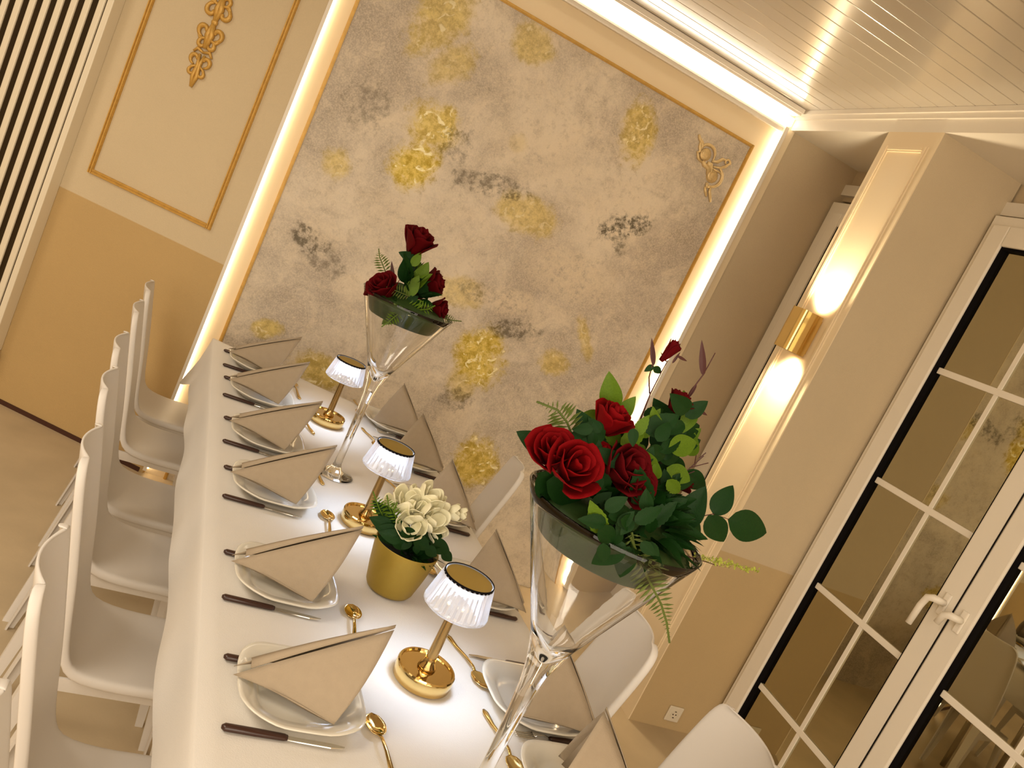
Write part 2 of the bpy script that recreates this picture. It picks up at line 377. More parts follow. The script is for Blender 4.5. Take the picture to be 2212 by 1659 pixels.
sw = obj('sash', frame_x(bmesh.new(), 3.30, 3.95, 0.02, 2.60, .075, XD-.012, XD+.05), M_PVC, w1, bevel=.005)
obj('gasket', frame_x(bmesh.new(), 3.375, 3.876, .094, 2.526, .012, XD, XD+.03), M_GASK, sw)
obj('pane', box(XD+.022, XD+.024, 3.375, 3.876, .095, 2.525), M_PANE, sw)
for z_ in (1.43,): obj('glazing_bar', box(XD+.012, XD+.0213, 3.389, 3.855, z_-.014, z_+.014), M_PVC, sw)
obj('glazing_bar', box(XD+.014, XD+.0215, 3.60, 3.62, .1, 2.5), M_PVC, sw)

# LED coves round the mural
t = thing('led_strip', 'glowing warm light strip up the left edge of the mural', 'light', (0, YB, 0))
obj('profile', box(-.004, .012, -.030, -.001, FZ+.02, ZS), M_WHITE, t); obj('diffuser', box(.0125, .020, -.016, -.003, FZ+.03, ZS-.02), M_LEDW, t)
t = thing('led_strip', 'glowing warm light strip up the right edge of the mural', 'light', (XR-.06, YB, 0))
obj('profile', box(.0, .022, -.045, -.001, FZ+.02, ZS-.005), M_WHITE, t); obj('diffuser', box(-.012, -.0005, -.030, -.004, FZ+.03, ZS-.04), M_LEDW, t)
t = thing('led_cornice', 'bright white lit cornice along the top of the mural', 'light', (0, YB, 0))
b = bmesh.new(); bm_box(b, .0, XR-.03, -.022, -.001, 2.833, 2.852); bm_box(b, .0, XR-.03, -.030, -.001, 2.852, 2.862); bm_box(b, 0, XR-.03, -.075, -.001, 2.935, 2.968); bm_box(b, 0, XR-.03, -.092, -.075, 2.945, 2.968)
obj('cornice_moulding', b, M_WHITE, t)
obj('diffuser', box(.005, XR-.035, -.045, -.012, 2.874, 2.916), M_LEDT, t)

# left wall: gold frame, ornament
def lw_mould(u0, u1, z0, z1):
    b = bmesh.new(); bm_box(b, u0, u1, 0, .009, z0, z1, M=LM); w_ = min(u1-u0, z1-z0)*.27
    if (u1-u0) > (z1-z0):
        bm_box(b, u0, u1, .009, .015, z0+w_*.4, z0+w_*1.2, M=LM); bm_box(b, u0, u1, .009, .015, z1-w_*1.2, z1-w_*.4, M=LM)
    else:
        bm_box(b, u0+w_*.4, u0+w_*1.2, .009, .015, z0, z1, M=LM); bm_box(b, u1-w_*1.2, u1-w_*.4, .009, .015, z0, z1, M=LM)
    return b
t = thing('wall_frame', 'gold rectangular moulding frame on the angled cream wall', 'wall molding', LW(.45, 1.17))
def reparent(o, p): o.parent = p; o.matrix_parent_inverse = Matrix.Translation(-Vector(p.location)) @ Matrix.Identity(4)
for a in ((.123, .145, 1.175, 2.78), (.741, .763, 1.175, 2.78), (.145, .741, 1.175, 1.197), (.145, .741, 2.758, 2.78)):
    o = obj('moulding_rail', lw_mould(*a), M_GOLDP); reparent(o, t)

def scroll(c, r, a0, a1, turns_shrink, n=14):
    """spiral points in a 2D plane"""
    out = []
    for i in range(n):
        f = i/(n-1); a = a0+(a1-a0)*f; rr = r*(1-turns_shrink*f); out.append((c[0]+rr*cos(a), c[1]+rr*sin(a)))
    return out
def orn(parent, curves, toW, rad, m, name='scroll'):
    b = bmesh.new()
    for pts, r_ in curves:
        P = [toW(*p) for p in pts]; n = len(P)
        tube(P, [r_*1.3*(.5+.8*sin(pi*min(1, (i+.6)/n))) for i in range(n)], 6, b)
    o = obj(name, b, m, smooth=True); reparent(o, parent); return o
t = thing('wall_ornament', 'slender gilt scrollwork ornament inside the gold frame', 'ornament', LW(.44, 1.73, 0))
zc, uc = 2.03, .446
def toL(x, z): return LW(uc+x, zc+z, .008)
half = []
for s in (1, -1):
    half += [([(0, -.30), (s*.010, -.25), (s*.004, -.20), (s*.012, -.15)], .006),
             (scroll((s*.022, -.235), .020, pi*.5, pi*.5-s*4.6, .75), .005),
             (scroll((s*.026, -.175), .028, -pi/2, -pi/2+s*5.0, .8), .006),
             (scroll((s*.020, -.105), .024, pi/2, pi/2-s*4.8, .8), .006),
             (scroll((s*.032, -.045), .032, -pi/2, -pi/2+s*5.2, .8), .007),
             ([(0, -.14), (s*.03, -.13), (s*.045, -.15)], .005), ([(0, -.075), (s*.04, -.085), (s*.055, -.065)], .005),
             ([(s*.004, -.20), (s*.03, -.215), (s*.036, -.235)], .004), ([(0, -.12), (s*.01, -.06), (0, 0)], .008)]
full = half + [([(x, -z) for x, z in p], r_) for p, r_ in half]
orn(t, full, toL, .006, M_GOLDP)
b = bmesh.new(); bmesh.ops.create_uvsphere(b, u_segments=10, v_segments=6, radius=.016)
for v in b.verts: v.co = toL(v.co.x, v.co.z) + LN*v.co.y*.6
reparent(obj('boss', b, M_GOLDP, smooth=True), t)

t = thing('corner_ornament', 'antique gold rococo scroll in the upper right mural corner', 'ornament', (2.03, YB-.008, 2.52))
def toB(x, z): return Vector((2.03+x, YB-.012, 2.51+z))
cur = [(scroll((-.045, .035), .052, pi*.98, -.25, .05), .0055), (scroll((.045, -.045), .055, pi*.52, -pi*.62, .05), .0055),
       ([(-.135, .105), (-.12, .088), (-.10, .078), (-.085, .062), (-.092, .042)], .006), ([(-.11, .09), (-.10, .055), (-.088, .035), (-.10, .02)], .006),
       ([(.06, -.095), (.065, -.12), (.085, -.145), (.098, -.165)], .006), ([(.03, -.11), (.045, -.13), (.062, -.15)], .005), ([(.03, -.085), (.038, -.105), (.055, -.10)], .007),
       ([(-.02, -.0), (.0, .0), (.02, -.03)], .010), ([(0, .02), (.03, .03), (.05, .055), (.075, .06)], .006), ([(.02, 0), (.06, .01), (.085, .03), (.10, .055), (.085, .068)], .005),
       (scroll((.085, .05), .022, 0, 4.5, .7), .004), ([(.02, -.01), (.065, -.01), (.09, -.015)], .004), (scroll((-.05, .03), .030, 2.5, 6.5, .7), .006), (scroll((.04, -.05), .032, 1.5, 5.5, .7), .006),
       ([(-.05, .0), (-.03, -.015), (-.0, -.02), (.01, -.05)], .008), ([(-.1, .03), (-.08, .0), (-.05, -.01)], .005)]
orn(t, cur, toB, .006, M_ORN)
b = bmesh.new()
for cx, cz, r_ in ((-.048, .035, .034), (.042, -.045, .036), (0, -.01, .022)):
    bb = bmesh.new(); bmesh.ops.create_uvsphere(bb, u_segments=12, v_segments=6, radius=r_)
    for v in bb.verts: v.co = toB(cx+v.co.x, cz+v.co.z)+Vector((0, v.co.y*.25+.006, 0))
    me = bpy.data.meshes.new('x'); bb.to_mesh(me); bb.free(); b.from_mesh(me)
reparent(obj('shell_boss', b, M_ORN, smooth=True), t)

# radiator on the left wall
t = thing('radiator', 'tall white vertical tube radiator on the left wall', 'radiator', LW(1.3, .2))
def lwobj(name, bm, m, parent, **k): o = obj(name, bm, m, **k); reparent(o, parent); return o
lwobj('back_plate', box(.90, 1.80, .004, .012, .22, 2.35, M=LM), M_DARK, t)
lwobj('end_rail', box(.868, .898, .0, .075, .2, 2.4, M=LM), M_RAD, t, bevel=.004)
for z in (.2, 2.37): lwobj('header', box(.898, 1.82, .015, .05, z, z+.035, M=LM), M_RAD, t, bevel=.006)
b = bmesh.new(); bm_box(b, -.0155, .0155, .0, .014, .205, 2.39); tm = mesh_of(b, 'tube', M_RAD, False)
for i in range(15):
    o = obj('tube', tm, None, None, bevel=.006); u = .9285+.0605*i
    o.parent = t; o.matrix_local = Matrix.Translation(-Vector(t.location)) @ LM @ Matrix.Translation((u, .05, 0))
b = bmesh.new(); tube([LW(.872, .205, .045), LW(.872, .185, .045), LW(.872, .165, .045), LW(.872, .150, .045)], [.012, .024, .024, .012], 14, b)
lwobj('valve_knob', b, M_RAD, t, smooth=True)

# wall socket on the reveal
q = Vector((2.595, YP0, .036))
t = thing('wall_socket', 'white square wall socket low on the window reveal', 'socket', q)
obj('cover_plate', box(-.040, .040, -.010, -.0005, -.040, .040), M_SOCK, t, bevel=.004)
b = lathe([(.0, .0085), (.019, .0085), (.019, .0105), (.022, .0105), (.022, .0)], 24)
bmesh.ops.rotate(b, verts=b.verts, matrix=Matrix.Rotation(radians(90), 3, 'X')); bmesh.ops.translate(b, verts=b.verts, vec=(0, -.002, 0))
s_ = obj('socket_insert', b, M_SOCK, t, smooth=False)
b = bmesh.new()
for x_ in (-.0085, .0085): tube([(x_, -.0095, 0), (x_, -.0125, 0)], .0035, 8, b)
bm_box(b, -.004, .004, -.0125, -.010, .014, .019); bm_box(b, -.004, .004, -.0125, -.010, -.019, -.014)
obj('socket_hole', b, M_SOCKD, s_)

# sconce on the pillar
SY, SZ = 3.085, 1.90
t = thing('wall_sconce', 'gold up-and-down wall sconce on the cream pillar', 'wall lamp', (XR-.012, SY, SZ))
def rrect(hx0, hx1, hy, r, n=5):
    pts = [(hx1, hy), (hx1, -hy)]
    for k in range(n+1): a = -pi/2 - (pi/2)*k/n; pts.append((hx0+r+r*cos(a), -hy+r+r*sin(a)))
    for k in range(n+1): a = pi - (pi/2)*k/n; pts.append((hx0+r+r*cos(a), hy-r+r*sin(a)))
    return pts
b = bmesh.new(); o_ = rrect(-.108, 0, .050, .022); i_ = rrect(-.104, -.004, .046, .020)
R = [[b.verts.new((x, y_, z)) for x, y_ in L] for L, z in ((o_, -.095), (o_, .095), (i_, .095), (i_, -.095))]
for A, B in zip(R, R[1:]+R[:1]):
    n = len(A)
    for k in range(n): b.faces.new((A[k], A[(k+1) % n], B[(k+1) % n], B[k]))
bmesh.ops.recalc_face_normals(b, faces=b.faces)
obj('shade', b, M_GOLD, t)
obj('wall_plate', box(0, .012, -.04, .04, -.08, .08), M_GOLD, t)
for s in (1, -1):
    b = lathe([(0, s*.060), (.030, s*.060), (.030, s*.05), (0, s*.05)], 20); bmesh.ops.translate(b, verts=b.verts, vec=(-.055, 0, 0))
    obj('lamp_lens', b, M_BULB, t)
    l = bpy.data.lights.new('sconce_beam', 'SPOT'); l.energy = 22; l.color = (1, .82, .55); l.spot_size = radians(120); l.spot_blend = 1; l.shadow_soft_size = .02
    lo = bpy.data.objects.new('sconce_beam', l); COL.objects.link(lo); lo.parent = t; lo.location = (-.052, 0, s*.085)
    lo.rotation_euler = (0, radians(180 if s > 0 else 0), 0)
    lo.rotation_euler = Vector((.03, 0, s)).to_track_quat('-Z', 'Y').to_euler()

# ================================================================ TABLE AND CLOTH
TZ = .77
XL, XRT = -.040, .875
def yend(x): return 3.765 - .42*(x-XL)
Y0 = .55
tb = thing('banquet_table', 'long banquet table hidden under the white cloth', 'table', TL(.42, 2.1, FZ), TA)
b = bmesh.new(); cs = [(XL+.01, Y0+.01), (XRT-.01, Y0+.01), (XRT-.01, yend(XRT)-.012), (XL+.01, yend(XL)-.012)]
lo_ = [b.verts.new((x-.42, y_-2.1, TZ-FZ-.035)) for x, y_ in cs]; hi_ = [b.verts.new((x-.42, y_-2.1, TZ-FZ-.004)) for x, y_ in cs]
b.faces.new(lo_[::-1]); b.faces.new(hi_)
for k in range(4): b.faces.new((lo_[k], lo_[(k+1) % 4], hi_[(k+1) % 4], hi_[k]))
obj('tabletop', b, M_WHITE, tb)
for x in (.22, .64):
    for y_ in (.75, 2.1, 3.2): obj('leg', tube([(x-.42, y_-2.1, 0), (x-.42, y_-2.1, TZ-FZ-.035)], .016, 10), M_STEEL, tb, smooth=True)

nx, ny = 24, 96
b = bmesh.new()
def topz(x, y_): return TZ + .0012*noise.noise(Vector((x*5, y_*3.1, 0))) + .0008*noise.noise(Vector((x*17, y_*11, 3)))
V = [[None]*(ny+1) for _ in range(nx+1)]
for i in range(nx+1):
    x = XL + (XRT-XL)*i/nx
    for j in range(ny+1):
        y_ = Y0 + (yend(x)-Y0)*j/ny; V[i][j] = b.verts.new((x-.42, y_-2.1, topz(x, y_)-FZ))
for i in range(nx):
    for j in range(ny): b.faces.new((V[i][j], V[i+1][j], V[i+1][j+1], V[i][j+1]))
loop = [V[i][0] for i in range(nx)] + [V[nx][j] for j in range(ny)] + [V[i][ny] for i in range(nx, 0, -1)] + [V[0][j] for j in range(ny, 0, -1)]
base = [v.co.copy() for v in loop]; n = len(loop); cen = Vector((0, 0, 0))
prev = loop
def nrm(k):
    tt = (base[(k+1) % n]-base[k-1]); nn = Vector((tt.y, -tt.x, 0)).normalized(); return nn
NR = [nrm(k) for k in range(n)]
for _ in range(2): NR = [(NR[k-1]+NR[k]*2+NR[(k+1) % n]).normalized() for k in range(n)]
corner = [0]*n
for ck in (0, nx, nx+ny, 2*nx+ny):
    for d in range(-7, 8): corner[(ck+d) % n] = max(corner[(ck+d) % n], 1-abs(d)/7)
for off, dz, wv in ((.004, -.004, 0), (.008, -.014, 0), (.012, -.04, .10), (.016, -.075, .3), (.022, -.11, .6), (.030, -.14, .85), (.036, -.165, 1)):
    ring = []
    for k in range(n):
        s_ = base[k]; p = s_*2.0
        wav = noise.noise(Vector((base[k].x*3.4+5, base[k].y*3.4, 1)))*.010*wv + sin(base[k].y*13+base[k].x*9)*.003*wv
        ext = 1+.55*corner[k]
        fl = noise.noise(Vector((base[k].x*2, base[k].y*2, 9)))*.012*wv
        ring.append(b.verts.new(base[k] + NR[k]*(off+wav+.05*corner[k]*wv) + Vector((0, 0, dz*ext+fl))))
    for k in range(n): b.faces.new((prev[k], prev[(k+1) % n], ring[(k+1) % n], ring[k]))
    prev = ring
bmesh.ops.recalc_face_normals(b, faces=b.faces)
cl = obj('tablecloth', b, M_CLOTH, smooth=True); cl.location = TL(.42, 2.1, FZ); cl.rotation_euler = (0, 0, TA)
tag(cl, 'white linen tablecloth draped over the long banquet table', 'tablecloth')
CT = TZ+.0018

# ================================================================ PLACE SETTINGS
def plate_mesh():
    def prof(r):  # rounded square radius at angle
        return r
    rings = [(.0, .010), (.055, .010), (.082, .011), (.092, .016), (.100, .024), (.124, .031), (.133, .034), (.135, .032), (.131, .028), (.108, .018), (.088, .005), (.070, .001), (.0, .001)]
    b = bmesh.new(); n = 56; R = []
    for r, z in rings:
        if r == 0: R.append([b.verts.new((0, 0, z))]); continue
        ring = []
        for k in range(n):
            a = 2*pi*k/n; e = 3.1; rr = r/((abs(cos(a))**e+abs(sin(a))**e)**(1/e))
            lift = .006*max(0, (r-.09)/.045)*max(0, -cos(4*a))*.9
            ring.append(b.verts.new((rr*cos(a), rr*sin(a), z+lift)))
        R.append(ring)
    for A, B in zip(R, R[1:]):
        for k in range(n):
            j = (k+1) % n
            if len(A) == 1: b.faces.new((A[0], B[k], B[j]))
            elif len(B) == 1: b.faces.new((A[k], B[0], A[j]))
            else: b.faces.new((A[k], B[k], B[j], A[j]))
    bmesh.ops.recalc_face_normals(b, faces=b.faces)
    return mesh_of(b, 'plate', M_PORC)
PLATE = plate_mesh()

def napkin_mesh(L, A, Bw, Bx, open_=.024, sag=.016, seed=0):
    """standing folded napkin: ridge from L (low) to A (apex); two side wings to base corners (Bx, +-Bw)"""
    b = bmesh.new(); r_ = random.Random(seed)
    for s in (-1, 1):
        l = Vector((L[0], s*open_*.35, L[1] + (.006 if s > 0 else 0))); a = Vector((A[0], s*.0025, A[1])); c = Vector((Bx, s*Bw, .012))
        n = 12; rows = []
        for i in range(n+1):
            f = i/n; top = l.lerp(a, f) + Vector((0, s*sin(pi*f)*.003, sin(pi*f)*.004+(.004*sin(pi*f) if s > 0 else 0))); bot = l.lerp(c, f) if False else None
            # edge l->c on one side, a->c on the other: triangle rows from ridge to corner c
            row = []
            for j in range(n+1):
                g = j/n; p = top.lerp(c, g)
                bulge = sin(pi*g)*(1-f)*sag
                p.y += s*(sin(pi*g)*.016*(.3+.7*f)); p.z += -bulge*.2
                if f < .001: p.z = l.z*(1-g)+c.z*g + sin(pi*g)*.010
                row.append(b.verts.new(p))
            rows.append(row)
        for i in range(n):
            for j in range(n): b.faces.new((rows[i][j], rows[i+1][j], rows[i+1][j+1], rows[i][j+1]))
        # inner folded layer
        c2 = c + Vector((-.012, -s*.018, -.002)); l2 = l + Vector((.02, -s*.006, -.004)); a2 = a + Vector((-.006, -s*.001, -.012))
        t1 = [b.verts.new(v) for v in (l2, a2, c2)]; b.faces.new(t1)
    l = Vector(L).to_3d(); n = 10; st = []
    for i in range(n+1):
        f = .10+.90*i/n; x = L[0]+(A[0]-L[0])*f; z = L[1]+(A[1]-L[1])*f
        w_ = open_*(1-f)*.85+.0015
        st.append([b.verts.new((x, -w_*.45, z+.003+.004*sin(pi*f))), b.verts.new((x, w_*.15, z+.010+.006*sin(pi*f)*(1-f*.5))), b.verts.new((x, w_*.75, z+.008+.006*sin(pi*f)))])
    for a_, c_ in zip(st, st[1:]):
        for q in (0, 1): b.faces.new((a_[q], a_[q+1], c_[q+1], c_[q]))
    bmesh.ops.remove_doubles(b, verts=b.verts, dist=.0004)
    return mesh_of(b, 'napkin', M_NAP)

def spoon_parts(parent):
    b = bmesh.new()
    def f(u, v):
        x = -1+2*u; w = sqrt(max(0, 1-x*x))*(.0175 if x < .2 else .0175*(1-.12*(x-.2))); yy = (v-.5)*2*w
        d = max(0, 1-x*x-((v-.5)*2)**2*(1-x*x)); return Vector((yy, .062+x*.026, .0075-.008*d))
    grid(10, 8, f, b)
    tube([(0, .037, .0075), (0, .028, .011), (0, .0, .010), (0, -.04, .004), (0, -.070, .003), (0, -.078, .003)], [.0028, .0024, .0030, .0045, .006, .003], 8, b, flat=.4)
    for v in b.verts: v.co = Vector((v.co.x*1.28, (v.co.y-.07)*1.25+.07, v.co.z*1.1))
    o = obj('spoon_body', b, M_GOLD, parent, smooth=True, solid=.0014)
    return o
def knife_parts(parent):
    obj('handle', tube([(.000, 0, .006), (.006, 0, .006), (.06, 0, .006), (.112, 0, .006), (.118, 0, .006)], [.004, .0085, .0085, .0075, .006], 10, flat=.75), M_WOOD, parent, smooth=True)
    b = bmesh.new(); P = [(.118, -.005), (.14, -.0065), (.20, -.007), (.225, -.003), (.228, .002), (.20, .0055), (.118, .0055)]
    lo_ = [b.verts.new((x, y_, .0045)) for x, y_ in P]; hi_ = [b.verts.new((x, y_*.9, .0062)) for x, y_ in P]
    b.faces.new(lo_[::-1]); b.faces.new(hi_)
    for k in range(len(P)): j = (k+1) % len(P); b.faces.new((lo_[k], lo_[j], hi_[j], hi_[k]))
    obj('blade', b, M_STEEL, parent)
def fork_parts(parent):
    obj('handle', tube([(.000, 0, .006), (.006, 0, .006), (.06, 0, .006), (.100, 0, .006), (.106, 0, .007)], [.004, .0085, .0080, .0065, .005], 10, flat=.75), M_WOOD, parent, smooth=True)
    b = bmesh.new(); tube([(.104, 0, .007), (.125, 0, .013), (.140, 0, .013), (.152, 0, .010)], [.0035, .003, .005, .011], 8, b, flat=.2)
    for k in range(4):
        y_ = -.0085+.00567*k; tube([(.150, y_, .010), (.168, y_, .005), (.190, y_, .005), (.200, y_, .009)], [.0020, .0017, .0015, .0008], 6, b)
    obj('fork_head', b, M_STEEL, parent, smooth=True)

ORD = ['first', 'second', 'third', 'fourth', 'fifth', 'sixth']
left_k = [1.241, 1.654, 2.160, 2.562, 3.014, 3.390]
right_c = [1.195, 1.476, 1.98, 2.48, 2.93, 3.30]
proto = {}
NAPL = [napkin_mesh((-.137, .022), (.124, .178), .088, .055, seed=i) for i in range(2)]
NAPR = napkin_mesh((-.150, .014), (.030, .186), .100, .060, open_=.014)
def put(kind, builder, loc, rotz, label, cat, group):
    if kind not in proto:
        t = thing(kind, label, cat, loc, rotz, group); builder(t); proto[kind] = t; return t
    return dup(proto[kind], loc, rotz, label, group)
rw = random.Random(3)
for side in ('left', 'right'):
    rng = left_k if side == 'left' else right_c
    for i, k in enumerate(rng):
        L_ = side == 'left'
        yc = k+.113 if L_ else k; xc = .147 if L_ else .728
        ang = TA if L_ else TA+pi
        j = lambda a: rw.uniform(-a, a)
        who = ORD[i]; row = 'nearer the white chair row' if L_ else 'on the window side'
        rowS = 'chair-row side' if L_ else 'window side'
        gp = 'place settings on the ' + rowS
        wobble = [0, .0, .02, -.02, .02, 0][i]
        p = obj('plate', PLATE, None); p.location = TL(xc, yc, CT); p.rotation_euler = (0, 0, ang+wobble)
        p.scale = (.94, .94, .94); tag(p, f'rounded square white plate, {who} from the camera on the {rowS}', 'plate', 'white plates on the ' + rowS)
        nm = NAPL[i % 2] if L_ else NAPR
        p = obj('napkin', nm, None, solid=.0012); p.location = TL(xc, yc+.002, CT+.013); p.rotation_euler = (0, 0, ang+wobble*2+(0 if L_ else -.62))
        if not L_ and i == 0: p.scale = (1, 1, 1.08)
        if not L_: p.location = TL(xc-(.03 if i == 0 else 0), yc-.035, CT+.019)
        tag(p, f'pointed beige folded napkin, {who} from the camera on the {rowS}', 'napkin', 'folded napkins on the ' + rowS)
        if L_:
            put('knife', knife_parts, TL(0, k, CT), TA-.02+j(.02), f'dark-handled knife beside the {who} plate on the {rowS}', 'knife', 'knives on the ' + rowS)
            put('fork', fork_parts, TL(.004, k+(.200 if i < 3 else .215), CT), TA+j(.03), f'dark-handled fork behind the {who} napkin on the {rowS}', 'fork', 'forks on the ' + rowS)
            put('spoon', spoon_parts, TL(.308, k+(-.003 if i else .012), CT), TA+[.10, -.12, -.06, .15, .3, .1][i], f'small gold spoon beside the {who} plate on the {rowS}', 'spoon', 'spoons on the ' + rowS)
        else:
            put('fork', fork_parts, TL(.842, k-.108, CT), TA+pi+.03, f'dark-handled fork in front of the {who} plate on the {rowS}', 'fork', 'forks on the ' + rowS)
            if i: put('knife', knife_parts, TL(.838, k+.165, CT), TA+pi+.03, f'dark-handled knife behind the {who} plate on the {rowS}', 'knife', 'knives on the ' + rowS)
            put('spoon', spoon_parts, TL(.600, k+.12, CT), TA+pi+[.1, .22, .1, .3, .2, .0][i], f'small gold spoon beside the {who} plate on the {rowS}', 'spoon', 'spoons on the ' + rowS)

# ================================================================ TABLE LAMPS
def lamp_parts(t):
    bs = obj('base', lathe([(0, .001), (.066, .001), (.069, .004), (.069, .035), (.067, .038), (.063, .038), (.061, .033), (.0, .033)], 48), M_GOLD, t, smooth=False)
    for p in bs.data.polygons: p.use_smooth = abs(p.normal.z) < .3
    obj('stem', lathe([(.0, .0330), (.022, .0335), (.020, .040), (.0135, .048), (.0125, .060), (.0105, .190), (.012, .196), (.0, .196)], 24), M_BRASS, t, smooth=True)
    n = 64; b = bmesh.new(); R = []
    for r, z, rib in ((.0740, .190, 0), (.0765, .192, 0), (.0765, .196, 0), (.0735, .201, 1), (.0600, .262, 1), (.0580, .268, 0), (.0560, .268, 0), (.0575, .260, 0), (.0710, .201, 0), (.0730, .194, 0), (.0740, .190, 0)):
        R.append([b.verts.new(((r+(.0018 if k % 2 else -.0014)*rib)*cos(2*pi*k/n), (r+(.0018 if k % 2 else -.0014)*rib)*sin(2*pi*k/n), z)) for k in range(n)])
    for A, B in zip(R, R[1:]):
        for k in range(n): b.faces.new((A[k], A[(k+1) % n], B[(k+1) % n], B[k]))
    bmesh.ops.remove_doubles(b, verts=b.verts, dist=1e-5); bmesh.ops.recalc_face_normals(b, faces=b.faces)
    sh = obj('lamp_shade', b, M_ACR, t)
    obj('shade_cap', lathe([(0, .262), (.0545, .262), (.0550, .2665), (0, .2675)], 36), M_GOLDM, t)
    obj('cap_ring', lathe([(.0583, .263), (.0597, .263), (.0595, .2695), (.0575, .2695), (.0583, .263)], 36), M_GASK, t)
    obj('led_disc', lathe([(0, .2575), (.050, .2575), (.050, .2605), (0, .2605)], 32), M_LEDC, t)
    l = bpy.data.lights.new('lamp_light', 'AREA'); l.shape = 'DISK'; l.size = .09; l.energy = .74; l.color = (.62, .76, 1)
    lo = bpy.data.objects.new('lamp_light', l); COL.objects.link(lo); lo.parent = t; lo.location = (0, 0, .255)
lamps = [((.449, 1.500), 'gold table lamp with ribbed clear shade, nearest the camera'), ((.424, 2.232), 'gold table lamp with ribbed shade behind the potted flowers'), ((.410, 3.090), 'gold table lamp with ribbed shade near the mural wall')]
for i, ((x, y_), lab) in enumerate(lamps):
    if i == 0: t = thing('table_lamp', lab, 'lamp', TL(x, y_, CT), TA, 'table lamps along the cloth'); lamp_parts(t); lamp0 = t
    else: dup(lamp0, TL(x, y_, CT), TA+i, lab, 'table lamps along the cloth')

# ================================================================ PLANT BUILDERS
def leaf_mesh(L, W, m, cup=.15, serr=0, tip=.5):
    def f(u, v):
        x = u*L; s_ = (v-.5)*2
        w = W*.5*(sin(pi*min(1, u**.75))**.8)*(1-tip*.25*u) if 0 < u < 1 else 0.0005
        if serr and 0 < u < 1: w *= 1+.10*((int(u*14) % 2)-.5)
        return Vector((x, s_*w, abs(s_)*w*cup*1.6 - L*.16*u*u + .004*sin(u*9)))
    return mesh_of(grid(12 if not serr else 20, 6, f), 'leaf', m)
LEAF_D = leaf_mesh(1, .62, M_LEAF); LEAF_L = leaf_mesh(1, .60, M_LEAFL); LEAF_S = leaf_mesh(1, .5, M_LEAF, serr=1); LEAF_N = leaf_mesh(1, .26, M_LEAF)
LEAF_P = leaf_mesh(1, .2, M_STEM); LEAF_LS = leaf_mesh(1, .5, M_LEAFL, serr=1)
def orient(p, d, nrm_):
    d = d.normalized(); y_ = nrm_.cross(d); y_ = y_.normalized() if y_.length > 1e-4 else Vector((0, 1, 0)); z_ = d.cross(y_)
    return Matrix(((d.x, y_.x, z_.x, p.x), (d.y, y_.y, z_.y, p.y), (d.z, y_.z, z_.z, p.z), (0, 0, 0, 1)))
def leaf(parent, p, q, mesh=None, nrm_=None, name='leaf', back=None):
    """leaf from base p to tip q (world)"""
    d = q-p; n_ = nrm_ or (CAM-p).normalized()
    o = obj(name, mesh or LEAF_D, None, parent)
    o.matrix_parent_inverse = Matrix.Identity(4)
    o.matrix_local = Matrix.Translation(-Vector(parent.location)) @ orient(p, d, n_) @ Matrix.Diagonal((d.length, d.length, d.length, 1))
    return o
def rose_mesh(m, open_=1.0, seed=0, petals=15):
    """unit rose: centre at origin, opening +z, outer radius about 1"""
    b = bmesh.new(); r_ = random.Random(seed)
    for k in range(petals):
        f = k/(petals-1); a0 = k*2.4; R = .14+.80*f**.9*open_; H = 1.05-.35*f*open_; wide = .55+.55*(1-f)+.1
        lean = .05+.55*f*open_; ph = r_.random()*6
        def fn(u, v, R=R, H=H, wide=wide, lean=lean, a0=a0, f=f, ph=ph):
            s_ = (v-.5)*2; h = u; ww = wide*(.45+.75*sin(pi*.5*min(1, h*1.25)))*(1-.28*max(0, h-.75)/.25)
            a = a0+s_*ww; rr = R*(.30+.72*sin(pi*.5*h)) + lean*.28*max(0, h-.6)/.4
            rr += .05*abs(s_)**2
            z = -.75+H*h*1.35 - .10*abs(s_)**3*h + .03*sin(5*s_+ph)*h
            if h > .9: rr += .06*f
            return Vector((rr*cos(a), rr*sin(a), z))
        grid(6, 8, fn, b)
    return mesh_of(b, 'rose', m)
ROSE = rose_mesh(M_ROSE, .82, 1, 12); ROSE2 = rose_mesh(M_ROSEB, .85, 2, 12); BUD = rose_mesh(M_ROSE, .45, 3, 9)
CALYX = leaf_mesh(1, .3, M_STEM)
def rose(parent, p, r_, axis, mesh=None, name='rose', zs=1.0):
    o = obj(name, mesh or ROSE, None, parent, solid=.03)
    z_ = axis.normalized(); x_ = z_.orthogonal().normalized(); y_ = z_.cross(x_)
    M = Matrix(((x_.x, y_.x, z_.x, p.x), (x_.y, y_.y, z_.y, p.y), (x_.z, y_.z, z_.z, p.z), (0, 0, 0, 1)))
    o.matrix_local = Matrix.Translation(-Vector(parent.location)) @ M @ Matrix.Diagonal((r_*1.12, r_*1.12, r_*zs*1.22, 1))
    return o
def world_part(name, bm, m, parent, **k):
    o = obj(name, bm, m, **k); o.parent = parent; o.matrix_parent_inverse = Matrix.Translation(-Vector(parent.location)); return o
